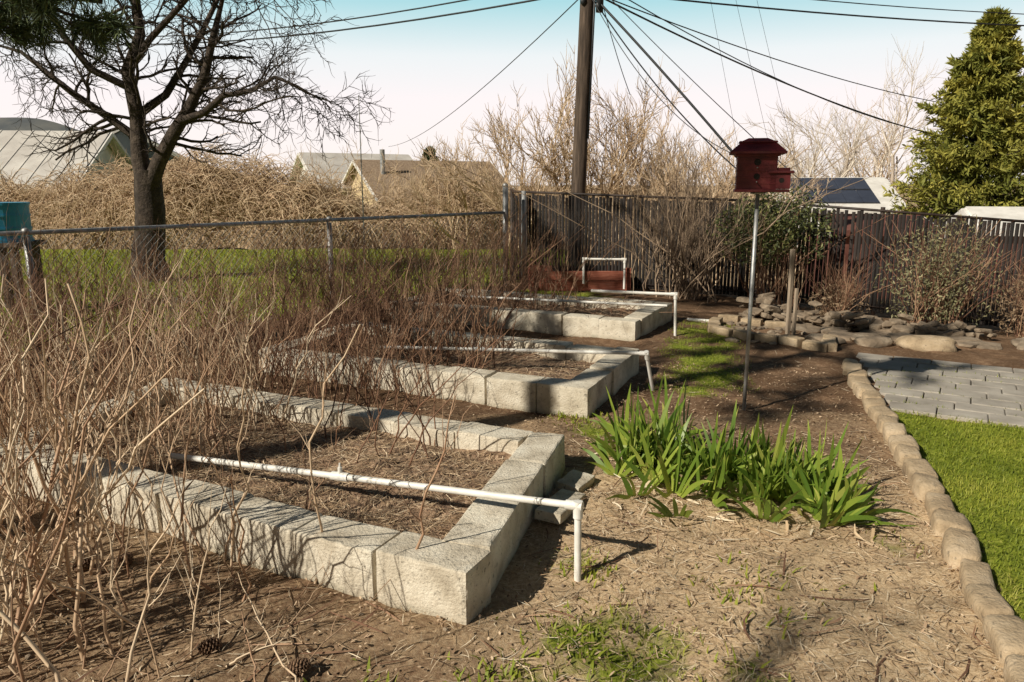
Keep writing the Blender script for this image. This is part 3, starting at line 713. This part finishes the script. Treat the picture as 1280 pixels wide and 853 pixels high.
y=np.interp(u,hx,hy)-np.cos(th)*1.15; z=np.sin(th)**.6*hb*rng.uniform(.75,1.1,N)+gh(u,y)-.1
a_=rng.uniform(0,2*np.pi,N); L=rng.uniform(.3,1.4,N); s=np.linspace(0,1,7)[None,:]
px=u[:,None]+np.cos(a_)[:,None]*L[:,None]*s; py=y[:,None]+np.sin(a_)[:,None]*L[:,None]*s*.5-.1
arc=rng.uniform(.1,.8,N)[:,None]; pz=z[:,None]+arc*(s*(1.0-s)*2.2)*L[:,None]-s*s*rng.uniform(-.2,.9,N)[:,None]*L[:,None]
pts=np.stack([px,py,pz],-1)+np.cumsum(rng.normal(0,.02,(N,7,3)),axis=1)
tubes('vine_stems',pts,np.full((N,7),.010)*np.linspace(1,.4,7)[None,:],tanb,3,parent=par)
uu=np.concatenate([rng.uniform(-14,-3,60),rng.uniform(-5,2,55)]); out=[]
for q in range(115):
    yy_=float(np.interp(uu[q],hx,hy)); grow(out,(uu[q],yy_-.3,.4),(rng.normal(0,.5),0,1),rng.uniform(.9,1.9)*(1 if uu[q]<-3 else .9),.014,0,2,.03,.7,(4,6),.2,.5,.2,7,.007)
tubes('upright_stems',np.array([o[0] for o in out]),np.array([o[1] for o in out]),tanb,3,parent=par)
# ------------------------------------------------------------ conifers
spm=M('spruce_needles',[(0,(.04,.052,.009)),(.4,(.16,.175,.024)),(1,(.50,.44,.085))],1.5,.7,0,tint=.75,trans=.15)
pin=M('pine_needles',[(0,(.02,.035,.012)),(.5,(.055,.09,.024)),(1,(.14,.17,.05))],2,.6,0,tint=.75)
def spruce(name,x,y,z0,H,R,nbr,per,ln,wd,mat):
    par=empty(name)
    tubes('trunk',np.array([[[x,y,z0-.2],[x,y,z0+H*.5],[x,y,z0+H]]]),np.array([[H*.022,H*.012,.01]]),bark,8,parent=par)
    t=rng.random(nbr)**.8; hz=z0+.05*H+t*H*.95; a=rng.uniform(0,2*np.pi,nbr)
    rad=R*(1-t)**.7*rng.uniform(.55,1.15,nbr)*(1+.15*np.sin(t*40))+.05
    s=np.linspace(0,1,5)[None,:]
    bx_=x+np.cos(a)[:,None]*rad[:,None]*s; by_=y+np.sin(a)[:,None]*rad[:,None]*s; bz_=hz[:,None]+rad[:,None]*(-.35*s+.38*s**2.5)
    tubes('branches',np.stack([bx_,by_,bz_],-1),np.repeat((rad*.012+.006)[:,None],5,1)*np.linspace(1,.3,5),bark,3,parent=par)
    n=nbr*per; idx=np.repeat(np.arange(nbr),per); sq=rng.uniform(.25,1.02,n)
    w=rad[idx]*.13*(1.1-sq)*1.6+.05
    px=x+np.cos(a[idx])*rad[idx]*sq; py=y+np.sin(a[idx])*rad[idx]*sq; pz=hz[idx]+rad[idx]*(-.35*sq+.38*sq**2.5)
    lat=rng.normal(0,1,n)*w; px+=-np.sin(a[idx])*lat; py+=np.cos(a[idx])*lat; pz+=rng.normal(0,.35,n)*w-.02
    out_=np.stack([np.cos(a[idx]),np.sin(a[idx]),np.zeros(n)],-1)
    d=nrm(out_*.8+rdir(n)*.9+np.array([0,0,.1])); sd=nrm(np.cross(d,rdir(n)))
    L_=ln*rng.uniform(.6,1.4,n); base_=np.stack([px,py,pz],-1)
    pts=base_[:,None,:]+d[:,None,:]*np.array([0,.5,1.])[None,:,None]*L_[:,None,None]
    Wd=(wd*rng.uniform(.7,1.3,n))[:,None]*np.array([.5,1,.1])[None,:]
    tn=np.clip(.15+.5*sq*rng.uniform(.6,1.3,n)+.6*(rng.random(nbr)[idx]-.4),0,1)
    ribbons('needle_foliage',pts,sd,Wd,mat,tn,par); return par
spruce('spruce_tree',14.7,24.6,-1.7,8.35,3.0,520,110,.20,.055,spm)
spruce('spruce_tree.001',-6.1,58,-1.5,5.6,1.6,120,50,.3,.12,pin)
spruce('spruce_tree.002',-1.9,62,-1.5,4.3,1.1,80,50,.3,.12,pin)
def pine(name,x,y,H,z1,R,nbr,special=(),rt=.2):
    par=empty(name)
    tubes('trunk',np.array([[[x,y,-.3],[x+.05,y,H*.3],[x-.05,y,H*.65],[x,y,H]]]),np.array([[rt,rt*.75,rt*.45,.03]]),bark,10,parent=par)
    out=[]
    for k in range(nbr):
        t=(k+rng.random())/nbr; z=z1+(H-z1)*t; a=k*2.4+rng.normal(0,.3); L=R*(1-t*.5)*rng.uniform(.7,1.1)
        grow(out,(x,y,z),(math.cos(a),math.sin(a),.15),L,.04,0,2,.03,.75,(4,6),.1,.42,.35)
    for (z,d,L) in special: grow(out,(x,y,z),d,L,.045,0,2,.0,.6,(8,9),.04,.22,.55)
    A=np.array([o[0] for o in out]); tubes('branches',A,np.array([o[1] for o in out]),bark,4,parent=par)
    tp=[]
    for o in out:
        for q in (2,3,4,5,6):
            if o[1][0]<.03: tp.append((o[0][q],o[0][q]-o[0][q-1]))
    P0=np.array([t[0] for t in tp]); D0=nrm(np.array([t[1] for t in tp]))
    m_=13; idx=np.repeat(np.arange(len(P0)),m_); n=len(idx)
    d=nrm(D0[idx]*.6+rdir(n)*.9); sd=nrm(np.cross(d,rdir(n))); L_=rng.uniform(.08,.15,n)
    pts=P0[idx][:,None,:]+d[:,None,:]*np.array([0,.5,1.])[None,:,None]*L_[:,None,None]
    ribbons('needles',pts,sd,np.repeat(np.array([[.004,.006,.002]]),n,0),pin,None,par)
pine('pine_tree',-6.2,5.2,8.5,3.4,3.0,22,((2.85,(1,.03,-.02),3.2),(3.0,(1,.14,-.04),3.3)))
pine('pine_tree.001',-5.6,.9,8.6,5.9,1.4,10)
# ------------------------------------------------------------ shrubs
def leafshrub(name,c,r,n,ln,wd,mat,stems=30,h=1.,zc=.6):
    par=empty(name)
    b=clump(stems,c[0],c[1],.12*r[0]/.5,.08)
    o=canes('stems',b,h*.5,h,.008,caned,.5,5,.35,.04); o.parent=par
    v=rdir(n)*(rng.random(n)**.45)[:,None]; lump=.65+.7*vn(v[:,0]*3+9,v[:,2]*3+v[:,1]*2,1.2,4)
    p=np.array([c[0],c[1],c[2]+zc])+v*np.array(r)*lump[:,None]
    d=rdir(n); sd=nrm(np.cross(d,rdir(n))); L_=ln*rng.uniform(.6,1.4,n)
    pts=p[:,None,:]+d[:,None,:]*np.array([0,.5,1.])[None,:,None]*L_[:,None,None]
    ribbons('leaves',pts,sd,(wd*rng.uniform(.7,1.3,n))[:,None]*np.array([.3,1,.1])[None,:],mat,None,par)
dg=M('dark_shrub_leaf',[(0,(.03,.042,.014)),(.6,(.10,.12,.035)),(1,(.26,.25,.08))],3,.6,0,tint=.8)
gg=M('grey_shrub_leaf',[(0,(.08,.08,.04)),(.6,(.21,.20,.095)),(1,(.40,.35,.20))],3,.7,0,tint=.8)
tg=M('tan_shrub_leaf',[(0,(.12,.08,.05)),(.6,(.28,.19,.11)),(1,(.46,.34,.22))],3,.8,0,tint=.8)
leafshrub('evergreen_shrub',(3.55,10.4,-.1),(.70,.4,.5),5500,.055,.02,dg,40,1.45,1.08)
leafshrub('grey_green_shrub',(5.2,9.2,-.3),(.62,.4,.68),3800,.045,.014,gg,70,1.4,.75)
leafshrub('dry_shrub',(6.35,9.0,-.35),(.5,.4,.45),3200,.05,.012,tg,70,1.,.5)
leafshrub('dry_shrub.001',(4.2,9.7,-.3),(.35,.25,.3),1200,.05,.012,tg,40,.8,.35)
# ------------------------------------------------------------ buildings
white=M('white_siding',[(.2,(.64,.61,.57)),(.8,(.80,.77,.73))],3,.8,0)
roofm=M('brown_shingle',[(.1,(.19,.13,.085)),(.5,(.31,.22,.15)),(.9,(.40,.30,.21))],8,.95,.5,.03,30)
metal=M('pale_metal_roof',[(.2,(.54,.50,.46)),(.8,(.70,.66,.61))],1.2,.5,.2,.02,6)
bluem=M('blue_grey_metal',[(.2,(.16,.20,.25)),(.8,(.26,.31,.36))],1.2,.5,0)
yel=M('ochre_siding',[(.2,(.55,.41,.24)),(.8,(.68,.53,.33))],2,.8,0)
glass=M('window_glass',[(0,(.02,.025,.03)),(1,(.05,.06,.07))],2,.1,0)
redr=M('red_trim',[(.2,(.13,.045,.035)),(.8,(.19,.075,.055))],2,.8,0)
def gable(name,cx,cy,z0,L,Wd,hw,hr,ang,wall,roof,ov=.4,win=True,panel=False,ribs=False):
    par=empty(name); R_=TR(cx,cy,z0,ang)
    a=Acc(); vs=[(-L/2,-Wd/2,0),(L/2,-Wd/2,0),(L/2,Wd/2,0),(-L/2,Wd/2,0),(-L/2,-Wd/2,hw),(L/2,-Wd/2,hw),(L/2,Wd/2,hw),(-L/2,Wd/2,hw),(-L/2,0,hr-.06),(L/2,0,hr-.06)]
    a.add(vs,[[0,1,5,4],[1,2,6,9,5],[2,3,7,6],[3,0,4,8,7]],R_); a.obj('walls',wall,par)
    a=Acc(); sl=(hr-hw)/(Wd/2); e=hw-ov*sl; th=.14
    for sg in (-1,1):
        y1=sg*(Wd/2+ov); x1=L/2+ov
        v=[(-x1,0,hr),(x1,0,hr),(x1,y1,e),(-x1,y1,e),(-x1,0,hr+th),(x1,0,hr+th),(x1,y1,e+th),(-x1,y1,e+th)]
        a.add(v,[[0,1,2,3],[7,6,5,4],[0,4,5,1],[1,5,6,2],[2,6,7,3],[3,7,4,0]],R_)
    a.obj('roof',roof,par)
    a=Acc()
    for sg in (-1,1):
        x1=sg*(L/2+ov+.03)
        for s2 in (-1,1):
            p=R_@Vector((x1,0,hr+.02)); q=R_@Vector((x1,s2*(Wd/2+ov),e+.02)); a.cyl(.1,.1,p,q,4)
    a.obj('fascia',white,par)
    if ribs:
        a=Acc()
        for k in range(int(L/.6)):
            x=-L/2+.3+k*.6
            a.cyl(.03,.03,R_@Vector((x,0,hr+th)),R_@Vector((x,-Wd/2-ov,e+th)),4)
        a.obj('roof_ribs',roof,par)
    if win:
        a=Acc(); b2=Acc()
        for k in range(3):
            x=-L/2+L*(k+.5)/3; a.box(1.2,.06,1.0,.0,R_@TR(x,-Wd/2-.01,hw*.55)); b2.box(1.36,.05,.08,0,R_@TR(x,-Wd/2-.04,hw*.55+.54)); b2.box(1.36,.05,.08,0,R_@TR(x,-Wd/2-.04,hw*.55-.54))
        for y in (-Wd/4,Wd/4): a.box(.06,1.,1.,0,R_@TR(-L/2-.01,y,hw*.55))
        a.obj('windows',glass,par); b2.obj('window_frames',white,par)
    if panel:
        a=Acc(); nx_=5; ps=sl
        for k in range(nx_):
            for r in range(2):
                dy=.75+1.15*r; x=-L*.3+k*L*.15
                z=hr+th-ps*dy+.07; a.box(L*.145,1.1,.04,0,R_@TR(x,-dy,z,0,math.atan(ps)))
        a.obj('solar_panels',M('solar_cell',[(0,(.03,.035,.055)),(1,(.06,.07,.10))],1,.5,0),par)
    return par
gable('brown_roof_house',-5.6,50,-1.5,8.5,8.5,2.2,4.4,math.radians(28),yel,roofm)
a=Acc(); a.cyl(.15,.15,(-7.8,47.,2.0),(-7.8,47.,3.6),10); a.obj('chimney_flue',galv)
gable('white_gable_house',-10.8,54,-1.5,7,7,2.9,5.0,math.radians(30),white,metal)
gable('metal_barn',-21.5,31,-1.5,10,7,3.0,5.0,math.radians(6),white,metal,ribs=True,win=False)
gable('blue_grey_barn',-17.5,36,-1.5,4.5,8,3.2,5.4,math.radians(-70),bluem,bluem,win=False)
gable('solar_roof_house',13.2,33,-1.5,4.2,5,2.1,3.2,math.radians(-6),redr,white,panel=True)
gable('white_roof_house',13.6,19.5,-1.5,3.4,2.6,1.9,2.35,math.radians(-14),redr,white,ov=.2,win=False)
gable('red_roof_shed',9.7,21,-1.6,2.4,2.4,1.9,2.2,math.radians(-4),redr,redr,ov=.2,win=False)
par=empty('teal_barrel'); teal=M('teal_plastic',[(.2,(.02,.21,.36)),(.8,(.04,.30,.46))],5,.45,0)
a=Acc(); cx,cy=-6.05,9.15
for (z0,z1,r) in ((.9,1.32,.27),(.88,.91,.285),(1.03,1.05,.28),(1.18,1.2,.28),(1.31,1.34,.285)): a.cyl(r,r,(cx,cy,z0),(cx,cy,z1),32)
a.obj('drum',teal,par)
a=Acc()
for dx in (-.2,.2):
    for dy in (-.2,.2): a.box(.08,.08,.9,.005,TR(cx+dx,cy+dy,.40))
a.box(.6,.6,.05,.005,TR(cx,cy,.855)); a.obj('stand',wood,par)
n=160; xs=np.linspace(-1500,300,n); hz=78+14*(vn(xs,xs*0,.004,3)-.5)+5*vn(xs,xs*0,.02,5); hz*=ss((-380-xs)/320)
V=[];
for k in range(n): V+= [(xs[k],900,-10),(xs[k],1100,hz[k]*1.15)]
kk=np.arange(n-1)*2
npmesh('distant_hill',V,np.stack([kk,kk+2,kk+3,kk+1],-1),M('hill',[(.2,(.08,.09,.10)),(.8,(.16,.16,.15))],.02,1,0),None,True)
# ------------------------------------------------------------ light + sky
az=np.array([.81,.58]); el=math.radians(36)
L=bpy.data.lights.new('sun','SUN'); L.energy=5; L.angle=math.radians(.5); L.color=(1,.93,.79)
lo=bpy.data.objects.new('sun',L); C.objects.link(lo)
lo.rotation_euler=Vector((az[0]*math.cos(el),az[1]*math.cos(el),-math.sin(el))).to_track_quat('-Z','Y').to_euler()
w=bpy.data.worlds.new('World'); S.world=w; w.use_nodes=True; nt=w.node_tree
bg=nt.nodes['Background']; sky=nt.nodes.new('ShaderNodeTexSky'); sky.sky_type='NISHITA'; sky.sun_disc=False
sky.sun_elevation=el; sky.sun_rotation=math.radians(234.4); sky.dust_density=2.5
tc=nt.nodes.new('ShaderNodeTexCoord'); sp_=nt.nodes.new('ShaderNodeSeparateXYZ'); nt.links.new(tc.outputs['Generated'],sp_.inputs[0])
col=ramp(nt,[(0,(1.05,.97,.92)),(.10,(1.05,.96,.96)),(.155,(.90,.94,.95)),(.225,(.36,.72,.78)),(.34,(.05,.09,.13)),(1,(.025,.045,.07))],sp_.outputs[2])
hazef=mth(nt,'ADD',mth(nt,'MULTIPLY',mth(nt,'ADD',mth(nt,'MULTIPLY',sp_.outputs[1],1.6),.30,True),8.2),2.0)
vm=nt.nodes.new('ShaderNodeVectorMath'); vm.operation='SCALE'; nt.links.new(hazef,vm.inputs['Scale']); nt.links.new(col,vm.inputs[0])
mx=mixc(nt,.93,sky.outputs[0],vm.outputs[0]); nt.links.new(mx,bg.inputs[0]); bg.inputs[1].default_value=.1
# ------------------------------------------------------------ camera
cd=bpy.data.cameras.new('camera'); cd.lens=26.7; cd.sensor_width=36; cd.clip_end=6000; cd.clip_start=.05
co=bpy.data.objects.new('camera',cd); C.objects.link(co); co.location=(0,0,1.55)
co.rotation_euler=(math.radians(90-11.66),0,0); S.camera=co
S.view_settings.view_transform='Standard'; S.view_settings.look='None'; S.view_settings.exposure=0
print('DONE',len(bpy.data.objects))
